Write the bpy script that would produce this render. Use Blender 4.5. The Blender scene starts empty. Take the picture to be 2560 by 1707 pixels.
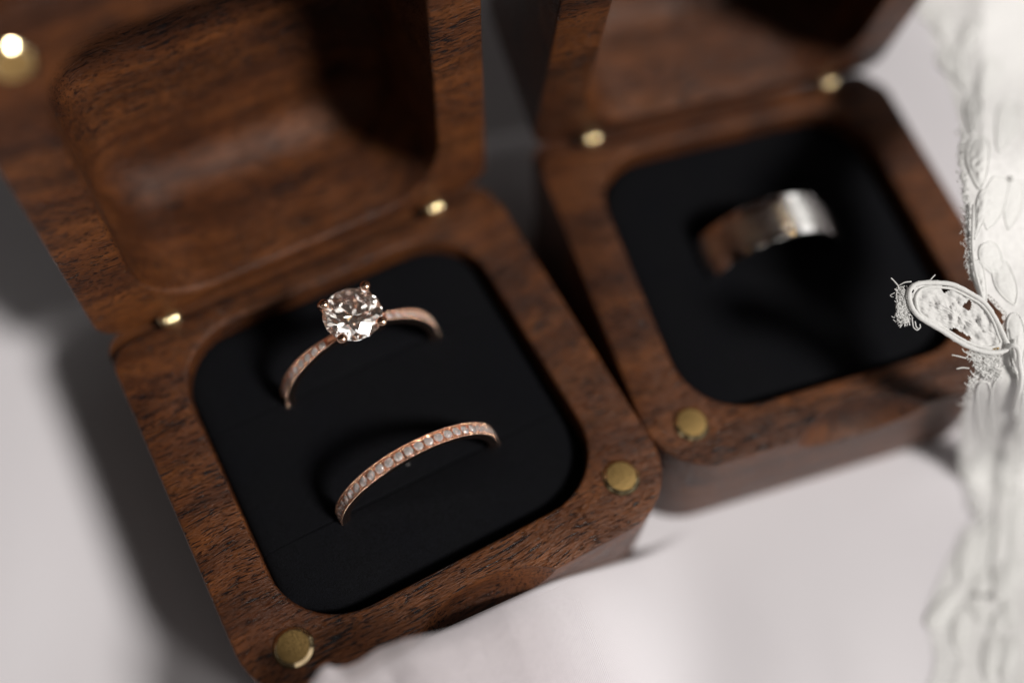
import bpy, bmesh, math, random
from mathutils import Vector, Matrix, noise
random.seed(7)
# ---------------------------------------------------------------- camera (1 unit = 1 cm)
S = bpy.context.scene
S.unit_settings.system = 'METRIC'; S.unit_settings.scale_length = 0.01
CAM = Vector((0.94063, -2.25593, 11.34670))
FW = Vector((0.25463, 0.37941, -0.88950)).normalized()
RT = Vector((0.87600, -0.47900, 0.04600)); RT = (RT - FW*RT.dot(FW)).normalized()
UP = RT.cross(FW)
FPX = 2726.72; FOCUS = 11.46
cd = bpy.data.cameras.new('camera'); cam = bpy.data.objects.new('camera', cd)
S.collection.objects.link(cam)
cam.matrix_world = Matrix(((RT.x, UP.x, -FW.x, CAM.x), (RT.y, UP.y, -FW.y, CAM.y), (RT.z, UP.z, -FW.z, CAM.z), (0, 0, 0, 1)))
cd.sensor_width = 36; cd.lens = FPX/2560*36; cd.clip_start = .1; cd.clip_end = 1000
cd.dof.use_dof = True; cd.dof.focus_distance = FOCUS; cd.dof.aperture_fstop = cd.lens*0.001/.88
S.camera = cam
# ---------------------------------------------------------------- light: hard window light from the front right, added fill lamps, dim room
SUN = Vector((.54*.70, -.84*.70, .72)).normalized()
TARGET = Vector((4, 2, 0))
w = bpy.data.worlds.new('World'); S.world = w; w.use_nodes = True
bg = w.node_tree.nodes['Background']; bg.inputs[0].default_value = (1, .80, .66, 1); bg.inputs[1].default_value = .016
def area(name, pos, power, sx, sy=None, col=(1, 1, 1)):
    l = bpy.data.lights.new(name, 'AREA'); l.energy = power; l.color = col
    if sy: l.shape = 'RECTANGLE'; l.size = sx; l.size_y = sy
    else: l.shape = 'DISK'; l.size = sx
    o = bpy.data.objects.new(name, l); S.collection.objects.link(o)
    o.location = pos; o.rotation_euler = (TARGET-Vector(pos)).to_track_quat('-Z', 'Y').to_euler()
    return o
area('sun_through_window', TARGET+SUN*300, 4.2*math.pi*300**2, 62, None, (1, .96, .91))
def fill_lamp(name, d, dist, sx, sy, rad, col=(.95, .98, 1)):
    area(name, TARGET+Vector(d).normalized()*dist, rad*math.pi*sx*sy, sx, sy, col)
def azel(a, e): a, e = math.radians(a), math.radians(e); return (math.cos(a)*math.cos(e), math.sin(a)*math.cos(e), math.sin(e))
for i_ in range(2):
    for j_ in range(2):
        fill_lamp('front_fill', azel(-30-13*i_, 28+13*j_), 90, 11, 13, 2.2)  # added lamps, no real panes: bright patches for diamond and gold to reflect
for a_, e_, sx_, sy_, r_ in ((-166, 36, 24, 20, 1.5), (-140, 50, 17, 26, 1.7), (-112, 33, 14, 22, 1.2), (-84, 40, 20, 22, 1.6), (-70, 60, 16, 14, 1.2), (-150, 68, 14, 14, 1.0)):
    fill_lamp('left_fill', azel(a_, e_), 90, sx_, sy_, r_*.48, (1, .96, .91))  # added panels at front left, where the diamond's facets look
fill_lamp('back_fill', azel(55, 40), 110, 10, 18, 1.6)  # added lamp at the back for reflections, no window stands there
fill_lamp('right_fill', azel(20, 30), 100, 34, 42, 1.15, (1, .98, .95))  # added bright card, reflected in the right halves of the bands
S.view_settings.view_transform = 'Standard'; S.view_settings.look = 'None'
S.view_settings.exposure = 0; S.view_settings.gamma = 1
S.render.engine = 'CYCLES'
S.cycles.use_denoising = True
S.cycles.max_bounces = 14; S.cycles.transmission_bounces = 14; S.cycles.glossy_bounces = 8
S.cycles.transparent_max_bounces = 16; S.cycles.sample_clamp_indirect = 12
S.cycles.caustics_reflective = False; S.cycles.caustics_refractive = False

# ---------------------------------------------------------------- helpers
def ray(x, y):
    x *= 2560/2352; y *= 2560/2352
    return FW + RT*((x-1280)/FPX) - UP*((y-853.5)/FPX)
def at_z(x, y, z): d = ray(x, y); return CAM + d*((z-CAM.z)/d.z)
def at_d(x, y, dep): return CAM + ray(x, y)*dep
def link(name, me, mat=None, parent=None, smooth=True, sharp=None):
    o = bpy.data.objects.new(name, me); S.collection.objects.link(o)
    if mat and not me.materials: me.materials.append(mat)
    if parent: o.parent = parent
    if smooth:
        me.shade_smooth()
        if sharp: me.set_sharp_from_angle(angle=math.radians(sharp))
    return o
def mesh(vs, fs, name='m'):
    me = bpy.data.meshes.new(name); me.from_pydata([tuple(v) for v in vs], [], fs); me.update(); return me
def bm_mesh(bm, name='m'):
    me = bpy.data.meshes.new(name); bm.to_mesh(me); bm.free(); return me
def thing(name, label, cat, loc=(0, 0, 0), group=None):
    o = bpy.data.objects.new(name, None); S.collection.objects.link(o)
    o.location = loc; o.empty_display_size = .3
    o['label'] = label; o['category'] = cat
    if group: o['group'] = group
    return o
def tag(o, label, cat, group=None):
    o['label'] = label; o['category'] = cat
    if group: o['group'] = group
def tube(pts, r, n=8, closed=False, cap=True):
    """verts, faces of a tube along pts; r is a number or a list"""
    vs, fs = [], []; N = len(pts)
    rr = r if isinstance(r, (list, tuple)) else [r]*N
    up = None
    for i, p in enumerate(pts):
        a = pts[(i-1) % N] if (closed or i > 0) else pts[i]
        b = pts[(i+1) % N] if (closed or i < N-1) else pts[i]
        t = (b-a).normalized() if (b-a).length > 1e-9 else Vector((0, 0, 1))
        if up is None:
            up = Vector((0, 0, 1)) if abs(t.z) < .9 else Vector((1, 0, 0))
        s = t.cross(up)
        if s.length < 1e-6: s = t.orthogonal()
        s.normalize(); up = s.cross(t).normalized()
        for k in range(n):
            an = 2*math.pi*k/n
            vs.append(p + s*(math.cos(an)*rr[i]) + up*(math.sin(an)*rr[i]))
    for i in range(N if closed else N-1):
        for k in range(n):
            a = i*n+k; b = i*n+(k+1) % n; j = (i+1) % N
            fs.append((a, b, j*n+(k+1) % n, j*n+k))
    if cap and not closed:
        fs.append(tuple(range(n-1, -1, -1))); fs.append(tuple((N-1)*n+k for k in range(n)))
    return vs, fs
class MB:
    def __init__(s): s.v = []; s.f = []
    def add(s, vf):
        k = len(s.v); s.v += list(vf[0]); s.f += [tuple(i+k for i in f) for f in vf[1]]
    def mesh(s, name='m'): return mesh(s.v, s.f, name)
def ico(c, r, sub=1, sc=(1, 1, 1)):
    bm = bmesh.new(); bmesh.ops.create_icosphere(bm, subdivisions=sub, radius=r)
    vs = [Vector((v.co.x*sc[0], v.co.y*sc[1], v.co.z*sc[2]))+Vector(c) for v in bm.verts]
    bm.verts.index_update(); fs = [tuple(v.index for v in f.verts) for f in bm.faces]; bm.free()
    return vs, fs
def smoothstep(a, b, x):
    t = max(0, min(1, (x-a)/(b-a))); return t*t*(3-2*t)
def interp(tab, x):
    if x <= tab[0][0]: return tab[0][1]
    for (a, fa), (b, fb) in zip(tab, tab[1:]):
        if x <= b:
            t = (x-a)/(b-a); t = t*t*(3-2*t); return fa+(fb-fa)*t
    return tab[-1][1]

# ---------------------------------------------------------------- materials
def mat(name):
    m = bpy.data.materials.new(name); m.use_nodes = True
    nt = m.node_tree; return m, nt, nt.nodes['Principled BSDF']
def N(nt, t, **kw):
    n = nt.nodes.new(t)
    for k, v in kw.items():
        if k in n.inputs: n.inputs[k].default_value = v
        else: setattr(n, k, v)
    return n
def ramp(nt, src, stops):
    r = nt.nodes.new('ShaderNodeValToRGB'); nt.links.new(src, r.inputs[0])
    e = r.color_ramp.elements
    while len(e) < len(stops): e.new(.5)
    for i, (p, c) in enumerate(stops):
        e[i].position = p; e[i].color = c if len(c) == 4 else (*c, 1)
    return r.outputs[0]
def g(v): return (v, v, v, 1)
def mix(nt, a, b, fac, mode='MIX'):
    m = nt.nodes.new('ShaderNodeMix'); m.data_type = 'RGBA'; m.blend_type = mode
    for s, v in ((m.inputs[0], fac), (m.inputs[6], a), (m.inputs[7], b)):
        if hasattr(v, 'is_linked') or hasattr(v, 'links'): nt.links.new(v, s)
        else: s.default_value = v if not isinstance(v, tuple) or len(v) == 4 else (*v, 1)
    return m.outputs[2]
def walnut():
    m, nt, b = mat('walnut'); L = nt.links.new
    tc = N(nt, 'ShaderNodeTexCoord'); oi = N(nt, 'ShaderNodeObjectInfo')
    sc = N(nt, 'ShaderNodeVectorMath', operation='SCALE'); L(oi.outputs['Location'], sc.inputs[0]); sc.inputs['Scale'].default_value = 1.7
    ad = N(nt, 'ShaderNodeVectorMath', operation='ADD'); L(tc.outputs['Object'], ad.inputs[0]); L(sc.outputs[0], ad.inputs[1])
    # slow wander of the grain direction
    wn = N(nt, 'ShaderNodeTexNoise', Scale=.45, Detail=2.0); L(ad.outputs[0], wn.inputs['Vector'])
    wo = N(nt, 'ShaderNodeVectorMath', operation='MULTIPLY_ADD'); L(wn.outputs['Color'], wo.inputs[0])
    wo.inputs[1].default_value = (0, .55, .55); L(ad.outputs[0], wo.inputs[2])
    def coords(s, rot=(0, 0, .1)):
        mp = N(nt, 'ShaderNodeMapping'); mp.inputs['Scale'].default_value = s; mp.inputs['Rotation'].default_value = rot
        L(wo.outputs[0], mp.inputs['Vector']); return mp.outputs[0]
    def noi(s, scale, det, rough=.55, dist=0.):
        n = N(nt, 'ShaderNodeTexNoise', Scale=scale, Detail=det, Roughness=rough, Distortion=dist)
        L(coords(s), n.inputs['Vector']); return n.outputs['Fac']
    bands = noi((.25, 2.2, 2.2), 1.0, 4, .6, .6)
    growth = noi((.10, 3.6, 3.6), 1.0, 3, .5, .3)
    fib = noi((2.2, 40, 40), 1.0, 5, .65)
    fine = noi((9, 70, 70), 1.0, 3, .6)
    pore = noi((2.6, 46, 46), 1.0, 1.3, .5)
    pore2 = noi((11, 70, 70), 1.0, 1, .4)
    dens = noi((.5, 1.3, 1.3), 1.3, 2)
    col = ramp(nt, bands, [(.28, (.042, .0135, .0055)), (.45, (.078, .0255, .0085)), (.60, (.120, .0405, .0115)), (.75, (.094, .031, .0095))])
    col = mix(nt, col, ramp(nt, growth, [(.38, g(.68)), (.55, g(1.06))]), .8, 'MULTIPLY')
    c2 = ramp(nt, fib, [(.3, g(.55)), (.5, g(.95)), (.68, g(1.35))])
    col = mix(nt, col, c2, .75, 'MULTIPLY')
    mot = N(nt, 'ShaderNodeTexNoise', Scale=1.6, Detail=3.0); L(ad.outputs[0], mot.inputs['Vector'])
    col = mix(nt, col, ramp(nt, mot.outputs['Fac'], [(.35, (.72, .66, .62)), (.6, (1.1, 1.05, 1.0))]), .8, 'MULTIPLY')
    col = mix(nt, col, ramp(nt, fine, [(.3, g(.75)), (.7, g(1.2))]), .7, 'MULTIPLY')
    # pores: short dark open streaks along the grain
    sm = N(nt, 'ShaderNodeMath', operation='MULTIPLY_ADD'); L(dens, sm.inputs[0]); sm.inputs[1].default_value = .30; sm.inputs[2].default_value = -.15
    pa = N(nt, 'ShaderNodeMath', operation='ADD'); L(pore, pa.inputs[0]); L(sm.outputs[0], pa.inputs[1])
    p1 = ramp(nt, pa.outputs[0], [(.595, g(0)), (.64, g(1))])
    p2 = ramp(nt, pore2, [(.62, g(0)), (.68, g(.8))])
    pm = N(nt, 'ShaderNodeMath', operation='MAXIMUM'); L(p1, pm.inputs[0]); L(p2, pm.inputs[1])
    col = mix(nt, col, (.009, .007, .008, 1), pm.outputs[0])
    L(col, b.inputs['Base Color'])
    b.inputs['Specular IOR Level'].default_value = .24
    L(mix(nt, ramp(nt, fib, [(.3, g(.50)), (.7, g(.34))]), g(.2), pm.outputs[0]), b.inputs['Roughness'])
    b.inputs['Coat Weight'].default_value = .05; b.inputs['Coat Roughness'].default_value = .30
    h1 = N(nt, 'ShaderNodeMath', operation='MULTIPLY_ADD'); L(pm.outputs[0], h1.inputs[0]); h1.inputs[1].default_value = -1.0; L(fine, h1.inputs[2])
    h2 = N(nt, 'ShaderNodeMath', operation='MULTIPLY_ADD'); L(fib, h2.inputs[0]); h2.inputs[1].default_value = .18; L(h1.outputs[0], h2.inputs[2])
    bp = N(nt, 'ShaderNodeBump', Strength=1., Distance=.012); L(h2.outputs[0], bp.inputs['Height'])
    L(bp.outputs[0], b.inputs['Normal']); L(bp.outputs[0], b.inputs['Coat Normal'])
    return m
def metal(name, col, rough, bump=0, scale=60, var=0.):
    m, nt, b = mat(name); b.inputs['Base Color'].default_value = (*col, 1)
    b.inputs['Metallic'].default_value = 1; b.inputs['Roughness'].default_value = rough
    tc = N(nt, 'ShaderNodeTexCoord'); n = N(nt, 'ShaderNodeTexNoise', Scale=scale, Detail=4.0)
    nt.links.new(tc.outputs['Object'], n.inputs['Vector'])
    nt.links.new(ramp(nt, n.outputs['Fac'], [(.3, g(max(.02, rough*.7))), (.7, g(rough*1.35))]), b.inputs['Roughness'])
    if var: nt.links.new(mix(nt, (*[c*(1-var) for c in col], 1), (*col, 1), n.outputs['Fac']), b.inputs['Base Color'])
    if bump:
        bp = N(nt, 'ShaderNodeBump', Strength=bump, Distance=.004); nt.links.new(n.outputs['Fac'], bp.inputs['Height'])
        nt.links.new(bp.outputs[0], b.inputs['Normal'])
    return m
def suede():
    m, nt, b = mat('black_suede'); L = nt.links.new
    tc = N(nt, 'ShaderNodeTexCoord'); n = N(nt, 'ShaderNodeTexNoise', Scale=85., Detail=4.0); L(tc.outputs['Object'], n.inputs['Vector'])
    n2 = N(nt, 'ShaderNodeTexNoise', Scale=1.4, Detail=3.0); L(tc.outputs['Object'], n2.inputs['Vector'])
    c = mix(nt, (.0019, .0021, .0036, 1), (.0030, .0031, .0037, 1), n2.outputs['Fac'])
    c = mix(nt, c, ramp(nt, n.outputs['Fac'], [(.35, g(.3)), (.7, g(2.2))]), .9, 'MULTIPLY')
    L(c, b.inputs['Base Color']); b.inputs['Roughness'].default_value = .95; b.inputs['Specular IOR Level'].default_value = .12
    b.inputs['Sheen Weight'].default_value = .0
    bp = N(nt, 'ShaderNodeBump', Strength=.5, Distance=.01); L(n.outputs['Fac'], bp.inputs['Height']); L(bp.outputs[0], b.inputs['Normal'])
    return m
def satin():
    m, nt, b = mat('white_satin'); L = nt.links.new
    tc = N(nt, 'ShaderNodeTexCoord')
    mp = N(nt, 'ShaderNodeMapping'); mp.inputs['Rotation'].default_value = (0, 0, .5); mp.inputs['Scale'].default_value = (1, 1, .2); L(tc.outputs['Object'], mp.inputs['Vector'])
    wv = N(nt, 'ShaderNodeTexWave', Scale=34., Distortion=.9); L(mp.outputs[0], wv.inputs['Vector'])
    n2 = N(nt, 'ShaderNodeTexNoise', Scale=.35, Detail=2.0); L(tc.outputs['Object'], n2.inputs['Vector'])
    c = mix(nt, (.555, .535, .565, 1), (.605, .585, .61, 1), n2.outputs['Fac'])
    c = mix(nt, c, ramp(nt, wv.outputs['Fac'], [(0, g(.96)), (1, g(1))]), 1., 'MULTIPLY')
    L(c, b.inputs['Base Color']); b.inputs['Roughness'].default_value = .55; b.inputs['Specular IOR Level'].default_value = .25
    b.inputs['Sheen Weight'].default_value = .15
    bp = N(nt, 'ShaderNodeBump', Strength=.12, Distance=.004); L(wv.outputs['Fac'], bp.inputs['Height']); L(bp.outputs[0], b.inputs['Normal'])
    return m
def diamond_mat():
    m, nt, b = mat('diamond'); nt.nodes.remove(b); L = nt.links.new
    out = nt.nodes['Material Output']; prev = None
    for c, i in (((1.38, 1.37, 1.36, 1), 2.42),):  # tint above white: light of missing bright surroundings put into the glass colour
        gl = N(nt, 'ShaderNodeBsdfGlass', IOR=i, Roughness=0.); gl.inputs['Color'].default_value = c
        if prev is None: prev = gl.outputs[0]
        else:
            a = N(nt, 'ShaderNodeAddShader'); L(prev, a.inputs[0]); L(gl.outputs[0], a.inputs[1]); prev = a.outputs[0]
    gs = N(nt, 'ShaderNodeBsdfGlossy', Roughness=.07); ms = N(nt, 'ShaderNodeMixShader'); ms.inputs[0].default_value = .10
    L(prev, ms.inputs[1]); L(gs.outputs[0], ms.inputs[2]); L(ms.outputs[0], out.inputs['Surface']); return m
def small_diamond_mat():
    m, nt, b = mat('pave_diamond'); nt.nodes.remove(b); L = nt.links.new
    gl = N(nt, 'ShaderNodeBsdfGlass', IOR=2.42, Roughness=0.); gl.inputs['Color'].default_value = (1.58, 1.52, 1.50, 1)  # glass colour brighter than white, brightens the small stones like bright surroundings
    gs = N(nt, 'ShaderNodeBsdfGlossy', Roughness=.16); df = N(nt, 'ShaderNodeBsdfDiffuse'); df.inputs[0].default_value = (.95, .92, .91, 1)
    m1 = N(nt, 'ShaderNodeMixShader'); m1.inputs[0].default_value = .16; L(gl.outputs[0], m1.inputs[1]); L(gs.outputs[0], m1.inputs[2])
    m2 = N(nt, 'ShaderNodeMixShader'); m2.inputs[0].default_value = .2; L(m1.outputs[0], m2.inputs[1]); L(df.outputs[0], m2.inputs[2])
    L(m2.outputs[0], nt.nodes['Material Output'].inputs['Surface']); return m
def lace_mat(name, col, scale=30., strength=.5, trans=.3, alpha=None):
    m, nt, b = mat(name); L = nt.links.new
    tc = N(nt, 'ShaderNodeTexCoord'); n = N(nt, 'ShaderNodeTexNoise', Scale=scale, Detail=4.0); L(tc.outputs['Object'], n.inputs['Vector'])
    L(mix(nt, (*[c*.9 for c in col], 1), (*col, 1), ramp(nt, n.outputs['Fac'], [(.35, g(0)), (.6, g(1))])), b.inputs['Base Color'])
    b.inputs['Roughness'].default_value = .8; b.inputs['Specular IOR Level'].default_value = .2
    bp = N(nt, 'ShaderNodeBump', Strength=strength, Distance=.012); L(n.outputs['Fac'], bp.inputs['Height']); L(bp.outputs[0], b.inputs['Normal'])
    tr = N(nt, 'ShaderNodeBsdfTranslucent'); tr.inputs[0].default_value = (*col, 1)
    ms = N(nt, 'ShaderNodeMixShader'); ms.inputs[0].default_value = trans
    L(b.outputs[0], ms.inputs[1]); L(tr.outputs[0], ms.inputs[2])
    res = ms.outputs[0]
    if alpha == 'net':      # open mesh of a fine net
        v = N(nt, 'ShaderNodeTexVoronoi', Scale=26., feature='DISTANCE_TO_EDGE'); L(tc.outputs['Object'], v.inputs['Vector'])
        a = ramp(nt, v.outputs['Distance'], [(.13, g(.95)), (.18, g(.42))])
    elif alpha:             # sheer woven gauze
        wv = N(nt, 'ShaderNodeTexWave', Scale=16., Distortion=.4); L(tc.outputs['Object'], wv.inputs['Vector'])
        a = ramp(nt, wv.outputs['Fac'], [(0, g(alpha*.8)), (1, g(min(1, alpha*1.15)))])
    if alpha and alpha != 'net':
        at_ = N(nt, 'ShaderNodeAttribute', attribute_name='cover'); mm = N(nt, 'ShaderNodeMath', operation='MULTIPLY'); L(a, mm.inputs[0]); L(at_.outputs['Fac'], mm.inputs[1]); a = mm.outputs[0]
    if alpha:
        tp = N(nt, 'ShaderNodeBsdfTransparent'); m2 = N(nt, 'ShaderNodeMixShader')
        L(a, m2.inputs[0]); L(tp.outputs[0], m2.inputs[1]); L(res, m2.inputs[2]); res = m2.outputs[0]
    L(res, nt.nodes['Material Output'].inputs['Surface']); return m
WOOD = walnut(); BRASS = metal('brass', (.74, .49, .19), .42, .4, 60., .3); BRASS_POL = metal('polished_brass', (1.0, .82, .48), .2)
GOLD = metal('rose_gold', (.98, .66, .50), .17); GOLD_IN = metal('rose_gold_setting', (.72, .34, .20), .2)
STEEL_B = metal('brushed_platinum', (.88, .87, .85), .22, .3, 90.); STEEL_P = metal('polished_platinum', (.95, .94, .93), .07)
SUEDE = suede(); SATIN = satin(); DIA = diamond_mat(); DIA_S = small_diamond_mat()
LACE = lace_mat('lace_thread', (.88, .88, .87), 40., .2, .35); LACE_FILL = lace_mat('lace_embroidery', (.86, .86, .85), 45., .2, .32)
NET = lace_mat('lace_net', (.80, .80, .79), 30., .3, .2, 'net'); LINING = lace_mat('white_lining', (.84, .835, .83), 12., .1, .25)
GAUZE = lace_mat('sheer_gauze', (.72, .675, .70), 20., .1, .5, .95)

# ---------------------------------------------------------------- ring boxes
SY, YH = 4.60, 4.741          # depth of the base; y of the lid's rim plane
def rr(x0, x1, y0, y1, r, seg=9, sub=12):
    """rounded rectangle; r = radii at (x0,y0),(x1,y0),(x1,y1),(x0,y1)"""
    P = []
    cs = [(x0+r[0], y0+r[0], math.pi, r[0]), (x1-r[1], y0+r[1], 1.5*math.pi, r[1]), (x1-r[2], y1-r[2], 0, r[2]), (x0+r[3], y1-r[3], .5*math.pi, r[3])]
    for k, (cx, cy, a, q) in enumerate(cs):
        arc = [Vector((cx+q*math.cos(a+math.pi/2*i/seg), cy+q*math.sin(a+math.pi/2*i/seg), 0)) for i in range(seg+1)]
        P += arc
        nx = cs[(k+1) % 4]; e = Vector((nx[0]+nx[3]*math.cos(nx[2]), nx[1]+nx[3]*math.sin(nx[2]), 0))
        P += [arc[-1].lerp(e, i/sub) for i in range(1, sub)]
    return P
def shell_mesh(out, rout, cav, rcav, H, depth, fil, hollow_fillet, bottom_round, ext=0):
    loops = []
    def O(ins, z): loops.append([p+Vector((0, 0, z)) for p in rr(out[0]+ins, out[1]-ins, out[2]+ins, out[3]-ins, [max(.02, q-ins) for q in rout])])
    def C(ins, z): loops.append([p+Vector((0, 0, z)) for p in rr(cav[0]+ins, cav[1]-ins, cav[2]+ins, cav[3]-ins, [max(.02, q-ins) for q in rcav])])
    br = bottom_round
    O(br+.6, -H)
    for i in range(7):
        a = math.pi/2*i/6; O(br*(1-math.sin(a)), -H+br*(1-math.cos(a)))
    O(0, -H*.5)
    if ext:
        for z_, e_ in ((-.30, ext), (-.17, ext), (-.14, 0)): loops.append([p+Vector((0, 0, z_)) for p in rr(out[0], out[1], out[2], out[3]+e_, rout)])
    for i in range(4):
        a = math.pi/2*i/3; O(.035*(1-math.cos(a)), -.035*(1-math.sin(a)))
    for i in range(5):
        a = math.pi/2*i/4; C(-fil*(1-math.sin(a)), -fil*(1-math.cos(a)))
    hf = hollow_fillet
    for i in range(8):
        a = math.pi/2*i/7; C(hf*(1-math.cos(a)), -depth+hf*(1-math.sin(a)))
    C(hf+.5, -depth)
    n = len(loops[0]); vs = [v for l in loops for v in l]; fs = []
    for i in range(len(loops)-1):
        for k in range(n):
            fs.append((i*n+k, i*n+(k+1) % n, (i+1)*n+(k+1) % n, (i+1)*n+k))
    fs.append(tuple(range(n-1, -1, -1))); fs.append(tuple((len(loops)-1)*n+k for k in range(n)))
    return mesh(vs, fs, 'shell')
def carve(me, notch_y, sgn, disc_pts):
    """finger notch and the round seats of the magnets, cut with booleans"""
    o = bpy.data.objects.new('tmp', me); S.collection.objects.link(o); cut = []
    bm = bmesh.new(); bmesh.ops.create_uvsphere(bm, u_segments=96, v_segments=64, radius=1)
    for v in bm.verts: v.co = Vector((v.co.x*1.08+2.48, v.co.y*.8+notch_y-sgn*.51, v.co.z*.65))
    cut.append(bm_mesh(bm))
    for x, y in disc_pts:
        bm = bmesh.new(); bmesh.ops.create_cone(bm, cap_ends=True, segments=48, radius1=.212, radius2=.212, depth=.4)
        for v in bm.verts: v.co += Vector((x, y, 0))
        cut.append(bm_mesh(bm))
    objs = []
    for m_ in cut:
        c = bpy.data.objects.new('cut', m_); S.collection.objects.link(c); objs.append(c)
        b = o.modifiers.new('b', 'BOOLEAN'); b.operation = 'DIFFERENCE'; b.object = c; b.solver = 'EXACT'
    dg = bpy.context.evaluated_depsgraph_get()
    res = bpy.data.meshes.new_from_object(o.evaluated_get(dg))
    for c in objs+[o]: bpy.data.objects.remove(c)
    return res
MG = .55
base_me = shell_mesh((0, 5, 0, SY), (.78, .78, .3, .3), (.626, 4.374, .578, SY-.26), (.8, .8, .8, .8), 2.0, 1.2, .045, .1, .12, .27)
base_me = carve(base_me, 0, 1, [(MG, MG), (5-MG, MG)]); base_me.name = 'base'
LD = 2.25
lid_me = shell_mesh((0, 5, 0, SY), (.3, .3, .78, .78), (.626, 4.374, .22, SY-.578), (.78, .78, .8, .8), LD, 1.72, .05, .5, .3)
lid_me = carve(lid_me, SY, -1, [(MG, SY-MG), (5-MG, SY-MG)]); lid_me.name = 'lid'
for me in (base_me, lid_me):
    me.materials.clear(); me.materials.append(WOOD)
    me.shade_smooth(); me.set_sharp_from_angle(angle=math.radians(32))
# magnet disc, 4 mm, chamfered, its top 0.3 mm proud of the rim
def lathe(prof, seg=48):
    vs, fs = [], []
    for r, z in prof:
        for k in range(seg):
            a = 2*math.pi*k/seg; vs.append(Vector((r*math.cos(a), r*math.sin(a), z)))
    for i in range(len(prof)-1):
        for k in range(seg):
            fs.append((i*seg+k, i*seg+(k+1) % seg, (i+1)*seg+(k+1) % seg, (i+1)*seg+k))
    fs.append(tuple((len(prof)-1)*seg+k for k in range(seg))); fs.append(tuple(range(seg-1, -1, -1)))
    return vs, fs
mag_rim = mesh(*lathe([(.205, -.16), (.205, .010), (.204, .014), (.171, .044), (.169, .046), (.163, .046)]), 'magnet_rim')
mag_face = mesh(*lathe([(.1629, .030), (.1629, .0475), (.160, .048)]), 'magnet_face')
mag_rim.materials.append(BRASS_POL); mag_face.materials.append(BRASS)
for me in (mag_rim, mag_face): me.shade_smooth(); me.set_sharp_from_angle(angle=math.radians(24))
# cushion: three pads pressed against each other, the rings stand in the slits
def pad_mesh(y0, y1, rf, rb):
    x0, x1 = .626, 4.374
    vs, fs = [], []; loops = []
    for ins, z in ((0, -1.0), (0, -.34), (.012, -.29), (.04, -.255), (.09, -.23), (.2, -.212), (.45, -.2), (.8, -.195)):
        i0 = min(ins, (y1-y0)*.45) if rf > .1 else ins*.02
        i1 = min(ins, (y1-y0)*.45) if rb > .1 else ins*.02
        h = (y1-y0-i0-i1)/2-.004
        r = [min(h, max(.012, q-ins)) for q in (rf, rf, rb, rb)]
        loops.append([p+Vector((0, 0, z)) for p in rr(x0+ins, x1-ins, y0+i0, y1-i1, r, 7, 10)])
    n = len(loops[0]); vs = [v for l in loops for v in l]
    for i in range(len(loops)-1):
        for k in range(n): fs.append((i*n+k, i*n+(k+1) % n, (i+1)*n+(k+1) % n, (i+1)*n+k))
    fs.append(tuple((len(loops)-1)*n+k for k in range(n)))
    me = mesh(vs, fs, 'pad'); me.materials.append(SUEDE); return me
pads_a = [pad_mesh(.578, 1.6385, .79, .02), pad_mesh(1.6395, 3.17, .02, .02), pad_mesh(3.171, SY-.26, .02, .79)]
pads_b = [pad_mesh(.578, 2.61, .79, .02), pad_mesh(2.611, SY-.26, .02, .79)]
# hinge knuckles (brass discs side by side) and the two barrels
kn = mesh(*[[Vector((v.z, v.x, v.y)) for v in lathe([(.05, -.042), (.118, -.040), (.138, -.022), (.146, 0), (.138, .022), (.118, .040), (.05, .042)], 32)[0]],
           lathe([(.05, -.042), (.118, -.040), (.138, -.022), (.146, 0), (.138, .022), (.118, .040), (.05, .042)], 32)[1]], 'knuckle')
_k = lathe([(.03, -.046), (.06, -.042), (.088, -.026), (.105, 0), (.118, .026), (.115, .040), (.05, .042)], 32)
kn2 = mesh([Vector((v.z, v.x, v.y)) for v in _k[0]], _k[1], 'knuckle')
barrel = mesh(*lathe([(.14, -.5), (.14, -.06), (.12, -.03), (.08, -.02)], 32), 'barrel')
for me in (kn, kn2, barrel): me.materials.append(BRASS_POL); me.shade_smooth(); me.set_sharp_from_angle(angle=math.radians(50))
def ring_box(label, loc, rot, lid_angle, pads, lid_label=None):
    t = thing('ring_box', label, 'ring box', loc, 'walnut ring boxes standing open side by side'); t.rotation_euler = (0, 0, rot)
    b = link('base', base_me, None, t)
    l = link('lid', lid_me, None, t); l.location = (0, YH, 0); l.rotation_euler = (lid_angle, 0, 0)
    for x in (MG, 5-MG):
        for par, y in ((b, MG), (l, SY-MG)):
            for nm, me in (('magnet_rim', mag_rim), ('magnet_face', mag_face)):
                o = link(nm, me, None, par); o.location = (x, y, 0 if par is b else -.035)
    for me in pads: link('cushion_pad', me, None, b)
    for x in (.80, 4.22):
        h = bpy.data.objects.new('hinge', None); S.collection.objects.link(h); h.parent = t
        h.empty_display_size = .1; h.location = (x, (SY+YH)/2, -.03)
        for k in (-1, 0, 1):
            o = link('knuckle', kn if k == 0 else kn2, None, h); o.location = (k*.086, 0, .02); o.scale.x = -1 if k > 0 else 1
        o = link('barrel', barrel, None, h); o.location = (0, -.09, -.04)
        o = link('barrel', barrel, None, h); o.location = (0, .09, .05); o.rotation_euler = (lid_angle, 0, 0)
    return t
A2 = math.radians(-10.962)
boxA = ring_box('open walnut ring box in front, holding the diamond solitaire and the pave band', (0, 0, 0), 0, math.radians(84.9), pads_a)
boxB = ring_box('open walnut ring box behind at right, holding the plain platinum band, partly under lace', (4.875, .31, -.061), A2, math.radians(97.5), pads_b)

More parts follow.
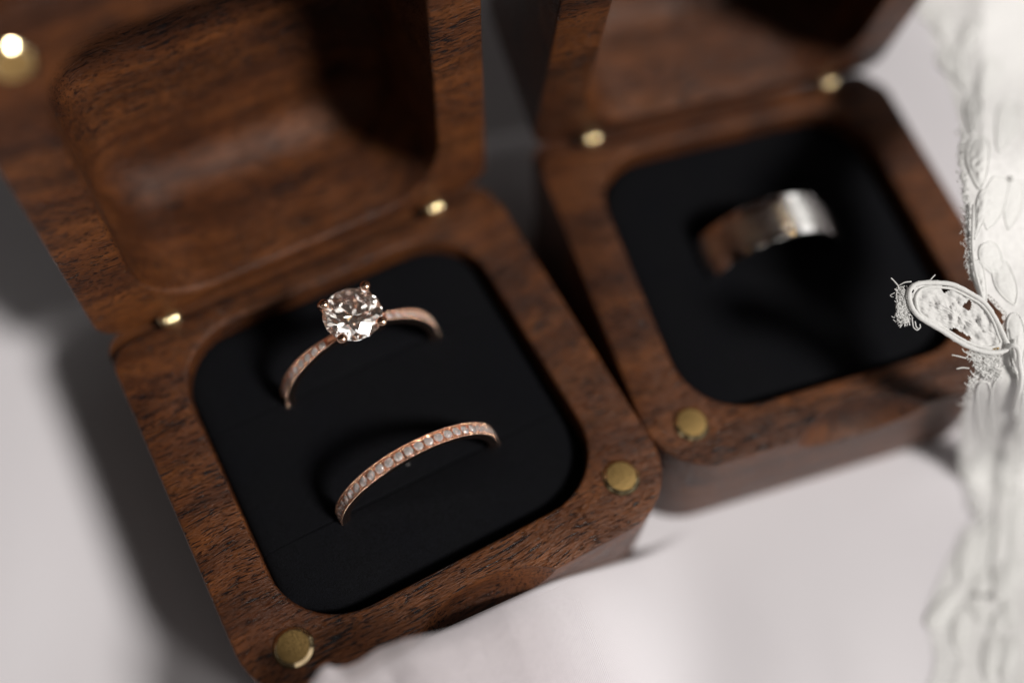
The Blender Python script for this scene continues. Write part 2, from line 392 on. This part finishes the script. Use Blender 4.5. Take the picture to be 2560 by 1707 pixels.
# ---------------------------------------------------------------- cloth under the boxes
def in_box_local(x, y, which):
    if which: 
        dx, dy = x-4.875, y-.31; return (dx*math.cos(A2)+dy*math.sin(A2), -dx*math.sin(A2)+dy*math.cos(A2))
    return x, y
MOUND = [(-2.4, 0), (-.6, .1), (.3, .9), (1.0, 1.75), (1.9, 2.02), (2.6, 1.80), (3.3, 1.55), (4.1, .78), (4.8, .12), (5.3, 0)]
def lin_(tab, x):
    if x <= tab[0][0]: return tab[0][1]
    for (a, fa), (b, fb) in zip(tab, tab[1:]):
        if x <= b: return fa+(fb-fa)*(x-a)/(b-a)
    return tab[-1][1]
def cloth_z(x, y):
    z = -2.0
    fold = noise.noise(Vector((x*.16+y*.05, y*.11, 3.1)))*.9 + noise.noise(Vector((x*.42-y*.2, y*.3, 7.7)))*.30
    d = 9
    for wch in (0, 1):
        lx, ly = in_box_local(x, y, wch)
        d = min(d, math.hypot(max(-lx, 0, lx-5), max(-ly, 0, ly-7.1)))
    z += (fold+.12)*smoothstep(.15, 3.2, d)
    if y < .03:
        pass
    z += .55*smoothstep(6.6, 10.5, x)*(1-smoothstep(-4.5, -.6, y+.3*(x-8.5)))
    if y < .03:
        z += sum(lin_(MOUND, x+q*.12) for q in (-2, -1, 0, 1, 2))/5*(1-smoothstep(-.02, 2.6+.4*math.sin(x), -y))*(1-smoothstep(0, .03, y+.0))
    return z
def axis(a, b, c, d, fine, coarse):
    r = []; x = a
    while x < d:
        r.append(x); x += fine if b <= x < c else coarse
    r.append(d); return r
xs = axis(-22, -2.5, 8.5, 34, .11, .5); ys = axis(-16, -3.4, .3, 44, .05, .4)
vs = [Vector((x, y, cloth_z(x, y))) for y in ys for x in xs]; nx = len(xs)
fs = [(j*nx+i, j*nx+i+1, (j+1)*nx+i+1, (j+1)*nx+i) for j in range(len(ys)-1) for i in range(nx-1)]
o = link('satin_cloth', mesh(vs, fs, 'cloth'), SATIN)
tag(o, 'smooth white satin cloth spread under both walnut ring boxes', 'cloth')

def cloth_depth(px, py):
    d = ray(px, py); a, b = 9.0, 17.0
    for _ in range(22):
        m_ = (a+b)/2; q = CAM+d*m_
        if q.z > cloth_z(q.x, q.y): a = m_
        else: b = m_
    return a
CDT = {}
def cdep(px, py):
    k = (round(px/25), round(py/25))
    if k not in CDT: CDT[k] = cloth_depth(k[0]*25, k[1]*25)
    return CDT[k]
def cd_s(px, py):
    i, j = math.floor(px/25), math.floor(py/25); u, v = px/25-i, py/25-j
    f = lambda a, b: cdep(a*25, b*25)
    return (f(i, j)*(1-u)+f(i+1, j)*u)*(1-v)+(f(i, j+1)*(1-u)+f(i+1, j+1)*u)*v
# sheer veil: its loose edge rises above the front rim of the near box, then it falls forward onto the satin
edge = [(640, 1760), (676, 1640), (712, 1572), (738, 1535), (752, 1527), (766, 1532), (798, 1530), (828, 1517), (868, 1489), (936, 1465), (1005, 1452), (1060, 1436), (1110, 1414), (1160, 1394), (1215, 1372), (1270, 1350), (1330, 1322), (1400, 1290), (1480, 1250)]
EP = []
for i in range(len(edge)-1):
    for k in range(6):
        t = k/6; EP.append((edge[i][0]*(1-t)+edge[i+1][0]*t, edge[i][1]*(1-t)+edge[i+1][1]*t))
EP.append(edge[-1])
vs, fs = [], []; M = 34; n = M+1
for i, (px, py) in enumerate(EP):
    de = interp([(640, 10.05), (900, 10.25), (1150, 10.7), (1300, 11.2), (1480, 11.9)], px)
    for j in range(M+1):
        s_ = j/M; qx, qy = px+s_*210, py+s_*560
        dc = cd_s(qx, qy)-.03
        k = smoothstep(.0, 1, s_)
        d = de*(1-k)+dc*k - .05*math.sin(s_*9+px*.012)*(1-s_)*smoothstep(0, .12, s_) - .06*math.exp(-((px-748)/22)**2-((s_-.03)/.05)**2)
        vs.append(at_d(qx, qy, min(d, dc)))
fs = [(i*n+j, i*n+j+1, (i+1)*n+j+1, (i+1)*n+j) for i in range(len(EP)-1) for j in range(M)]
sheer = thing('sheer_veil', 'thin translucent white veil lapping blurred over the front rim of the near ring box', 'veil', at_z(900, 1480, 0))
def under(o, par):
    o.parent = par; o.matrix_parent_inverse = Matrix.Translation(-Vector(par.location))
gm = mesh(vs, fs); at_ = gm.attributes.new('cover', 'FLOAT', 'POINT')
for i in range(len(EP)):
    px = EP[i][0]; lump = math.exp(-((px-748)/26)**2)
    for j in range(M+1):
        s_ = j/M
        at_.data[i*n+j].value = min(1, .55+.45*smoothstep(.01, .10, s_)+lump*.4)*(1-smoothstep(1120, 1440, px))*(1-smoothstep(.5, .95, s_))
o = link('veil_panel', gm, GAUZE); under(o, sheer)

# ---------------------------------------------------------------- brilliant cut stone
def brilliant(R):
    V = []; F = []
    c, s = math.cos, math.sin; pi8 = math.pi/8
    def add(r, a, z): V.append(Vector((r*c(a)*R, r*s(a)*R, z*R))); return len(V)-1
    T = [add(.57, 2*k*pi8, .31) for k in range(8)]
    rs = .80; zs = .31*(1-(rs*c(pi8)-.57)/(1-.57))
    K = [add(rs, (2*k+1)*pi8, zs) for k in range(8)]
    G = [add(1, k*pi8, .0) for k in range(16)]
    G2 = [add(1, k*pi8, -.045) for k in range(16)]
    rp = .24; zp = -.045-.86*(1-rp*c(pi8))
    Pv = [add(rp, (2*k+1)*pi8, zp) for k in range(8)]
    cu = add(0, 0, -.045-.86)
    F.append(tuple(T))
    for k in range(8):
        n_ = (k+1) % 8
        F.append((T[k], K[k], T[n_]))
        F.append((T[k], K[k-1], G[2*k], K[k]))
        F.append((K[k], G[2*k], G[2*k+1])); F.append((K[k], G[2*k+1], G[(2*k+2) % 16]))
        F.append((cu, Pv[k], G2[2*k], Pv[k-1]))
        F.append((Pv[k], G2[2*k+1], G2[2*k])); F.append((Pv[k], G2[(2*k+2) % 16], G2[2*k+1]))
    for k in range(16): F.append((G[k], G2[k], G2[(k+1) % 16], G[(k+1) % 16]))
    me = mesh(V, F, 'brilliant')
    bm = bmesh.new(); bm.from_mesh(me); bmesh.ops.recalc_face_normals(bm, faces=bm.faces); bm.to_mesh(me); bm.free()
    return me
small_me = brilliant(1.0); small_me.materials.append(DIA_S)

# ---------------------------------------------------------------- rings (local: axis along y, centre at origin)
def band_body(R, half, thick, th0=0, wfun=None, seg=220, prof=None):
    vs, fs = [], []
    P = prof; n = len(P)
    for i in range(seg):
        a = 2*math.pi*i/seg; k = wfun(a) if wfun else (1, 1)
        for (y, d) in P:
            r = R + d; vs.append(Vector((math.sin(a)*r, y*half*k[0], math.cos(a)*r)))
    for i in range(seg):
        j = (i+1) % seg
        for q in range(n): fs.append((i*n+q, i*n+(q+1) % n, j*n+(q+1) % n, j*n+q))
    me = mesh(vs, fs)
    bm = bmesh.new(); bm.from_mesh(me); bmesh.ops.recalc_face_normals(bm, faces=bm.faces); bm.to_mesh(me); bm.free()
    return me
PAVE = [(-1, -.012), (-.97, 0), (-.86, 0), (-.80, -.012), (-.77, -.055), (.77, -.055), (.80, -.012), (.86, 0), (.97, 0), (1, -.012), (1, -.075), (.8, -.105), (.4, -.11), (-.4, -.11), (-.8, -.105), (-1, -.075)]
def pave_ring(name, label, loc, R, half, stone_r, angles, gap, wfun=None, tilt=(0, 0, 0), mil_skip=0):
    t = thing(name, label, 'ring', loc); t.rotation_euler = tilt
    link('shank', band_body(R, half, .15, wfun=wfun, prof=PAVE), GOLD, t, sharp=38)
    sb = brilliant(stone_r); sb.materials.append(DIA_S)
    beads = MB()
    for a in angles:
        k = wfun(a)[0] if wfun else 1
        o = link('pave_stone', sb, None, t, smooth=False)
        d = Vector((math.sin(a), 0, math.cos(a)))
        o.location = d*(R-.004)
        o.rotation_euler = (0, a, 0)
        o.rotation_euler = (Matrix.Rotation(a, 3, 'Y') @ Matrix.Rotation(random.random()*3, 3, 'Z') @ Matrix.Rotation(random.uniform(-.05, .05), 3, 'X')).to_euler()
        for sgn in (-1, 1):
            for off in (-.36, .36):
                a2 = a+gap*off
                dd = Vector((math.sin(a2), 0, math.cos(a2)))
                beads.add(ico(dd*(R+.004)+Vector((0, sgn*stone_r*.93, 0)), .0135))
    o = link('bead_prongs', beads.mesh(), GOLD, t); o['kind'] = 'stuff'
    for sgn in (-1, 1):
        mb = MB(); st = .0195/R; q = -math.radians(100)
        while q < math.radians(100):
            if abs(q) > mil_skip:
                k = wfun(q)[0] if wfun else 1
                mb.add(ico(Vector((math.sin(q)*(R+.003), sgn*half*.915*k, math.cos(q)*(R+.003))), .0108))
            q += st
        o = link('milgrain_edge', mb.mesh(), GOLD, t); o['kind'] = 'stuff'
    return t
GAPB = .118/.97
pave_ring('eternity_band', 'thin rose gold band with a row of small diamonds, in front of the solitaire', (2.50, 1.64, -.20), .97, .078, .051,
          [math.radians(-96)+GAPB*i for i in range(int(math.radians(192)/GAPB)+1)], GAPB, tilt=(0, 0, .01))
GA = .112/.96
def wf(a):
    a = (a+math.pi) % (2*math.pi)-math.pi; k = smoothstep(.15, .95, abs(a)); return (.62+.38*k, 1)
angs = [s*(math.radians(25)+GA*i) for s in (-1, 1) for i in range(9)]
eng = pave_ring('diamond_ring', 'rose gold solitaire ring with one large round diamond in four claws', (2.53, 3.175, -.14), .96, .074, .045, angs, GA, wf, mil_skip=.25)
# its head
HC = Vector((2.525, 3.185, 1.09)); RS = .322
e_loc = Vector(eng.location)
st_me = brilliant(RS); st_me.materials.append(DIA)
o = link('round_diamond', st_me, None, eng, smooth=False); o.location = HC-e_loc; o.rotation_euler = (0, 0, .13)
tips = [(565, 440), (1015, 240), (1220, 635), (755, 840)]
for (zx, zy) in tips:
    px, py = (680+zx/4.357)*.91875, (660+zy/4.357)*.91875
    tp = at_z(px, py, HC.z+.075)-e_loc; c0 = HC-e_loc
    d = Vector((tp.x-c0.x, tp.y-c0.y, 0)); dist = d.length; d.normalize()
    tp = Vector((c0.x, c0.y, tp.z))+d*max(.30, min(dist, .345))
    pts = [c0+d*.05+Vector((0, 0, -.36)), c0+d*.13+Vector((0, 0, -.28)), c0+d*.25+Vector((0, 0, -.14)), c0+d*.335+Vector((0, 0, -.03)), c0+d*.35+Vector((0, 0, .03)), tp]
    sp = []
    for i in range(len(pts)-1):
        for k in range(4): sp.append(pts[i].lerp(pts[i+1], k/4))
    sp.append(pts[-1])
    for _ in range(3): sp = [sp[0]]+[(sp[i-1]+sp[i]*2+sp[i+1])/4 for i in range(1, len(sp)-1)]+[sp[-1]]
    mb = MB(); mb.add(tube(sp, .043, 14)); mb.add(ico(tp, .058, 3, (1, 1, .85)))
    link('claw', mb.mesh(), GOLD, eng)
for rad, zz, r_ in ((.175, -.20, .024),):
    link('basket_rail', mesh(*tube([HC-e_loc+Vector((rad*math.cos(2*math.pi*k/48), rad*math.sin(2*math.pi*k/48), zz)) for k in range(48)], r_, 10, True)), GOLD, eng)

# plain men's band in the far box
BP = [(-1, -.03), (-.985, -.012), (-.96, -.006), (-.66, -.004), (-.645, -.035), (-.60, -.035), (-.585, .002), (-.3, .003), (0, .004), (.3, .003), (.585, .002), (.60, -.035), (.645, -.035), (.66, -.004), (.96, -.006), (.985, -.012), (1, -.03), (1, -.12), (.9, -.16), (.3, -.17), (-.3, -.17), (-.9, -.16), (-1, -.12)]
bl = Vector((4.875, .31, -.061)); lx, ly, lz = 2.50, 2.61, -.50
wl = (bl.x+lx*math.cos(A2)-ly*math.sin(A2), bl.y+lx*math.sin(A2)+ly*math.cos(A2), lz+bl.z)
wr = thing('wedding_band', 'broad plain platinum wedding band with stepped polished edges in the far cushion', 'ring', wl); wr.rotation_euler = (0, 0, A2)
me = band_body(.98, .295, .17, prof=BP)
me.materials.append(STEEL_P); me.materials.append(STEEL_B)
nP = len(BP)
for p in me.polygons:
    ys_ = [me.vertices[v].co.y for v in p.vertices]; c = p.center
    if max(abs(y) for y in ys_) < .295*.60 and math.hypot(c.x, c.z) > .95: p.material_index = 1
link('band_body', me, None, wr, sharp=30)

# speck on the cushion
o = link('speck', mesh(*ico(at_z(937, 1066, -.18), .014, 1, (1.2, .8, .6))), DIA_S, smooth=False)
tag(o, 'tiny clear glinting speck on the dark cushion just below the pave band', 'speck')

# ---------------------------------------------------------------- lace
DT = [(-60, 14.4), (0, 14.1), (150, 13.6), (250, 12.9), (335, 12.1), (480, 11.85), (700, 11.7), (900, 11.75), (1100, 12.25), (1300, 12.55), (1640, 12.75)]
def ldep(px, py):
    d = sum(lin_(DT, py+q*30) for q in (-2, -1, 0, 1, 2))/5
    d += .0045*max(0, px-2258)*(1-smoothstep(520, 760, py))
    if py > 850:
        k = smoothstep(860, 1120, py); c_ = cd_s(px, py)
        d = min(d*(1-k)+(c_-.014)*k, c_-.014)
    d += (.04-.03*smoothstep(850, 1000, py))*noise.noise(Vector((px*.012, py*.012, 2)))
    return d
def LP(px, py, lift=0): return at_d(px, py, ldep(px, py)-lift)
lace = thing('lace_trim', 'white floral lace trim with corded petals hanging over the right side of the far box', 'lace', LP(2290, 800))
BND = [(-60, 2090), (0, 2108), (60, 2132), (150, 2162), (230, 2188), (305, 2207), (340, 2202), (400, 2206), (480, 2216), (560, 2220), (640, 2228), (720, 2300), (800, 2312), (850, 2240), (920, 2214), (1000, 2203), (1080, 2206), (1130, 2222), (1190, 2245), (1215, 2215), (1270, 2190), (1340, 2155), (1400, 2130), (1470, 2140), (1520, 2150), (1640, 2110)]
def lin(tab, x):
    if x <= tab[0][0]: return tab[0][1]
    for (a, fa), (b, fb) in zip(tab, tab[1:]):
        if x <= b: return fa+(fb-fa)*(x-a)/(b-a)
    return tab[-1][1]
def sheet(left, x1, y0, y1, ny, nxx, lift, jag=0, wav=0):
    vs, fs = [], []
    for j in range(ny+1):
        py = y0+(y1-y0)*j/ny; xl = left(py)+(random.uniform(-jag, jag) if jag else 0)
        for i in range(nxx+1):
            px = xl+(x1-xl)*(i/nxx)
            vs.append(LP(px, py, lift+wav*noise.noise(Vector((px*.02, py*.006, 5)))))
    n = nxx+1
    for j in range(ny):
        for i in range(nxx): fs.append((j*n+i, j*n+i+1, (j+1)*n+i+1, (j+1)*n+i))
    return mesh(vs, fs)
o = link('net_ground', sheet(lambda y: lin(BND, y), 2372, -60, 1640, 420, 40, 0, 3), NET); under(o, lace)
o = link('lining', sheet(lambda y: lin(BND, y)+interp([(-60, 14), (300, 5), (620, 7), (700, 12), (860, 18), (1000, 10), (1180, 40), (1640, 60)], y)+4*noise.noise(Vector((y*.05, 0, 0))), 2372, -60, 1640, 300, 60, .006, 1, .0), LINING); under(o, lace)
def leaf_outline(b, t, w, n=40, sharp=.75):
    bx, by = b; tx, ty = t; L_ = math.hypot(tx-bx, ty-by); ux, uy = (tx-bx)/L_, (ty-by)/L_
    P = []
    for i in range(n):
        a = 2*math.pi*i/n; s = (1-math.cos(a))/2; q = math.sin(a)
        ww = w/2*(q if abs(q) < 1e-9 else math.copysign(abs(q)**(sharp+.55*(1-s)), q))*(.62+.6*s)*(1+.08*math.sin(3*a+bx))
        P.append((bx+ux*L_*s-uy*ww, by+uy*L_*s+ux*ww))
    return P
def petal(b, t, w, cord=.016, lift=.03, puff=.03, bumps=0, seed=0, fill=True):
    out = leaf_outline(b, t, w); cx = sum(p[0] for p in out)/len(out); cy = sum(p[1] for p in out)/len(out)
    K = 9; vs = [LP(cx, cy, lift+puff)]; n = len(out); fs = []
    for k in range(1, K+1):
        for (x, y) in out:
            s = k/K; px, py = cx+(x-cx)*s, cy+(y-cy)*s
            l = lift+puff*(1-s**3)+bumps*noise.noise(Vector((px*.09, py*.09, seed)))*(1-s**6)
            vs.append(LP(px, py, l))
    for i in range(n): fs.append((0, 1+i, 1+(i+1) % n))
    for k in range(K-1):
        for i in range(n):
            a = 1+k*n+i; b_ = 1+k*n+(i+1) % n; fs.append((a, 1+(k+1)*n+i, 1+(k+1)*n+(i+1) % n, b_))
    if fill:
        o = link('petal', mesh(vs, fs), LACE_FILL); under(o, lace)
    ring = []
    for i in range(n):
        for k in range(3):
            x = out[i][0]*(1-k/3)+out[(i+1) % n][0]*k/3; y = out[i][1]*(1-k/3)+out[(i+1) % n][1]*k/3
            ring.append(LP(x, y, lift+cord*.15))
    o = link('cord', mesh(*tube(ring, [cord*(1+.10*math.sin(i*1.7)+.08*random.uniform(-1, 1)) for i in range(len(ring))], 8, True)), LACE); under(o, lace)
def C6(x, y): return ((2200+x/1.942)*.91875, (900+y/1.942)*.91875)
def C5(x, y): return ((2200+x/2.614)*.91875, (y/2.614)*.91875)
s6, s5 = .91875/1.942, .91875/2.614
for i, (b, t, w) in enumerate([((560, 390), (622, 30), 120), ((505, 395), (505, 105), 80), ((540, 400), (452, 610), 100), ((575, 410), (603, 672), 100), ((610, 390), (720, 300), 80),
        ((600, 430), (700, 500), 80), ((470, 1060), (556, 785), 95), ((400, 1085), (470, 840), 110), ((375, 1110), (245, 1300), 95), ((410, 1180), (385, 1385), 85), ((430, 1185), (556, 1020), 90),
        ((440, 1170), (520, 1262), 70), ((590, 1140), (672, 955), 95), ((640, 930), (690, 640), 80), ((610, 1160), (640, 1290), 60), ((545, 1310), (600, 1225), 60), ((520, 1560), (560, 1330), 90), ((600, 1560), (640, 1350), 80), ((660, 620), (700, 420), 60)]):
    petal(C6(*b), C6(*t), w*s6, .011, .010, .018, .006, i)
for i, (b, t, w) in enumerate([((650, 1235), (640, 895), 150), ((600, 880), (620, 630), 110), ((560, 600), (470, 290), 120), ((470, 500), (400, 330), 110), ((420, 260), (380, 50), 130), ((330, 160), (270, 40), 80),
        ((780, 1000), (870, 660), 150), ((640, 640), (760, 380), 130), ((540, 330), (640, 120), 130), ((700, 1500), (790, 1160), 160), ((620, 1560), (690, 1240), 70), ((840, 1500), (900, 1180), 120)]):
    petal(C5(*b), C5(*t), w*s5, .012, .012, .03, .025, 30+i)
for i, (b, t, w) in enumerate([((2300, 640), (2262, 560), 50), ((2330, 700), (2290, 600), 50), ((2262, 700), (2243, 600), 26), ((2340, 860), (2330, 720), 40)]):
    petal(b, t, w, .012, .01, .03, .02, 60+i)
for (x, y) in [C6(495, 1145), C6(650, 325), C5(860, 1170), C6(560, 1150)]:
    o = link('pearl_bead', mesh(*ico(LP(x, y, .07), .035, 3)), LACE); under(o, lace)
# the sharp leaf that reaches over the box: double cord, lumpy filling, frayed tip
def Z8(x, y): return ((2160+x/3.92)*.91875, (640+y/3.92)*.91875)
LEAF = [(440, 400), (450, 330), (500, 280), (600, 262), (720, 262), (850, 275), (960, 320), (1060, 375), (1160, 440), (1230, 520), (1290, 620), (1340, 720), (1390, 830), (1420, 885), (1370, 930), (1270, 945), (1150, 930), (1020, 885), (900, 820), (780, 740), (660, 670), (560, 610), (500, 550), (460, 480)]
def leafd(px, py): return 11.55+.0006*(px-2100)+.00035*(py-700)
def Lf(px, py, lift=0): return at_d(px, py, leafd(px, py)-lift)
LPX = [Z8(*p) for p in LEAF]; cx = sum(p[0] for p in LPX)/len(LPX); cy = sum(p[1] for p in LPX)/len(LPX)
def smooth_loop(P, k=4):
    R_ = []; n = len(P)
    for i in range(n):
        p0, p1, p2, p3 = P[i-1], P[i], P[(i+1) % n], P[(i+2) % n]
        for j in range(k):
            t = j/k; t2 = t*t; t3 = t2*t
            R_.append(tuple(.5*((2*p1[q])+(-p0[q]+p2[q])*t+(2*p0[q]-5*p1[q]+4*p2[q]-p3[q])*t2+(-p0[q]+3*p1[q]-3*p2[q]+p3[q])*t3) for q in (0, 1)))
    return R_
OUT = smooth_loop(LPX)
K = 26; vs = [Lf(cx, cy, .02)]; n = len(OUT); fs = []
for k in range(1, K+1):
    for (x, y) in OUT:
        s = k/K; px, py = cx+(x-cx)*s, cy+(y-cy)*s
        v1 = noise.voronoi(Vector((px*.065, py*.065, 0)))[0]; h = math.sqrt(max(0, .62-v1[0]))*.05*(.4+1.2*abs(noise.noise(Vector((px*.03, py*.03, 9)))))+.05*max(0, noise.noise(Vector((px*.045, py*.045, 4))))
        h += .02*noise.noise(Vector((px*.3, py*.3, 1)))
        vs.append(Lf(px, py, (.005+h)*(1-s**10)))
for i in range(n): fs.append((0, 1+i, 1+(i+1) % n))
for k in range(K-1):
    for i in range(n):
        a = 1+k*n+i; f = (a, 1+(k+1)*n+i, 1+(k+1)*n+(i+1) % n, 1+k*n+(i+1) % n)
        c = sum((vs[q] for q in f), Vector())/4
        if 8 < k < 25 and noise.noise(c*7.5) > .46: continue      # small holes worn in the embroidery
        fs.append(f)
o = link('leaf_filling', mesh(vs, fs), LACE_FILL); under(o, lace)
def cordloop(P, r, lift, closed=True):
    pts = [Lf(x, y, lift) for x, y in P]
    return tube(pts, [r*(1+.07*math.sin(i*2.1)+.05*random.uniform(-1, 1)) for i in range(len(pts))], 10, closed)
o = link('leaf_cord', mesh(*cordloop(OUT, .026, .03)), LACE); under(o, lace)
IN = [(cx+(x-cx)*.86+3*math.sin(i*.2), cy+(y-cy)*.86) for i, (x, y) in enumerate(OUT)]
o = link('leaf_cord', mesh(*cordloop(IN, .014, .03)), LACE); under(o, lace)
TAIL = [Z8(*p) for p in [(1400, 900), (1450, 870), (1500, 890), (1520, 960), (1520, 1060), (1545, 1160), (1530, 1280), (1500, 1400), (1470, 1560)]]
pts = [Lf(*TAIL[0], .03)]+[LP(x, y, .10) for x, y in TAIL[1:]]
pts = [pts[i].lerp(pts[i+1], k/5) for i in range(len(pts)-1) for k in range(5)]
for _ in range(4): pts = [pts[0]]+[(pts[i-1]+pts[i]*2+pts[i+1])/4 for i in range(1, len(pts)-1)]+[pts[-1]]
o = link('leaf_cord', mesh(*tube(pts, .027, 10)), LACE); under(o, lace)
# long edge cords down the right
for P in ([(2330, 780), (2322, 900), (2338, 1000), (2325, 1090), (2300, 1180), (2286, 1290), (2300, 1400)], [(2236, 470), (2232, 560), (2238, 620), (2262, 700)], [(2350, 900), (2346, 1050), (2320, 1150)]):
    pts = [LP(x, y, .06) for x, y in P]; pts = [pts[i].lerp(pts[i+1], k/6) for i in range(len(pts)-1) for k in range(6)]
    for _ in range(4): pts = [pts[0]]+[(pts[i-1]+pts[i]*2+pts[i+1])/4 for i in range(1, len(pts)-1)]+[pts[-1]]
    o = link('cord', mesh(*tube(pts, .016, 8)), LACE); under(o, lace)
# torn net with ragged thread ends at the leaf tip and below the leaf, fuzz along the edges
def thread(mb, P, r, f, lift=0):
    pts = [f(x, y, lift+.02*random.uniform(-1, 1)) for x, y in P]
    pts = [pts[i].lerp(pts[i+1], k/5) for i in range(len(pts)-1) for k in range(5)]
    for _ in range(3): pts = [pts[0]]+[(pts[i-1]+pts[i]*2+pts[i+1])/4 for i in range(1, len(pts)-1)]+[pts[-1]]
    mb.add(tube(pts, r, 5))
mb = MB()
for P in ([(265, 215), (300, 250), (335, 290), (340, 330)], [(340, 290), (400, 255), (480, 250)], [(320, 350), (315, 400), (330, 460), (370, 500)], [(370, 500), (375, 560), (400, 620), (398, 710)], [(350, 640), (400, 620), (450, 640)], [(470, 600), (480, 700), (520, 730), (555, 700), (545, 660)], [(500, 640), (510, 700), (540, 710)],
          [(650, 235), (680, 200), (702, 180)], [(370, 330), (400, 370), (440, 350)], [(330, 360), (380, 380), (430, 370)], [(400, 480), (440, 520), (480, 500)], [(350, 700), (380, 660), (420, 640)], [(440, 640), (450, 690)], [(860, 970), (930, 980), (1010, 1005)], [(905, 1105), (960, 1090), (1040, 1100)], [(960, 905), (980, 940), (1020, 950)], [(1040, 1120), (1070, 1170), (1120, 1190)]):
    thread(mb, [Z8(*p) for p in P], .0065, Lf)
for P in ([(265, 215), (295, 245), (330, 290)], [(865, 968), (935, 985), (1015, 1005)], [(910, 1105), (970, 1092), (1045, 1102)]): thread(mb, [Z8(*p) for p in P], .007, Lf)
for _ in range(300):            # matted tangle at the tip
    x, y = random.gauss(385, 34), random.uniform(330, 650); a = random.uniform(0, 6.3); l = random.uniform(15, 55)
    x = min(x, 445)
    thread(mb, [Z8(x+l*t*math.cos(a+t*random.uniform(-2, 2)), y+l*t*math.sin(a+t)) for t in (0, .4, .8, 1.2)], random.choice((.0025, .0035, .005)), Lf)
for _ in range(320):            # net torn open below the leaf
    x, y = random.uniform(1020, 1330), random.uniform(940, 1200); a = random.choice((.5, .6, 2.0, 2.2))+random.uniform(-.3, .3); l = random.uniform(50, 120)
    if y > 950+(x-1000)*1.3: continue
    thread(mb, [Z8(x+l*(t-.5)*math.cos(a), y+l*(t-.5)*math.sin(a)+6*math.sin(t*4)) for t in (0, .33, .66, 1)], random.choice((.004, .0065)), Lf)
for _ in range(90):             # fuzz on the outline of the leaf
    x, y = random.choice(OUT); a = random.uniform(0, 6.3)
    thread(mb, [(x+q*math.cos(a+q*.1)*1., y+q*math.sin(a+q*.1)) for q in (0, 2, 4, random.uniform(5, 9))], .0035, Lf, .03)
for _ in range(700):            # fuzz and ragged net cells on the long left edge
    py = random.uniform(300, 640) if random.random() < .6 else random.uniform(860, 1200)
    px = lin(BND, py)+random.gauss(4, 5); a = random.uniform(0, 6.3); l = random.uniform(4, 11)
    thread(mb, [(px+l*t*math.cos(a+t), py+l*t*math.sin(a+t)) for t in (0, .4, .8, 1)], random.choice((.0025, .004, .005)), LP, .015)
o = link('frayed_thread', mb.mesh(), LACE); under(o, lace); o['kind'] = 'stuff'
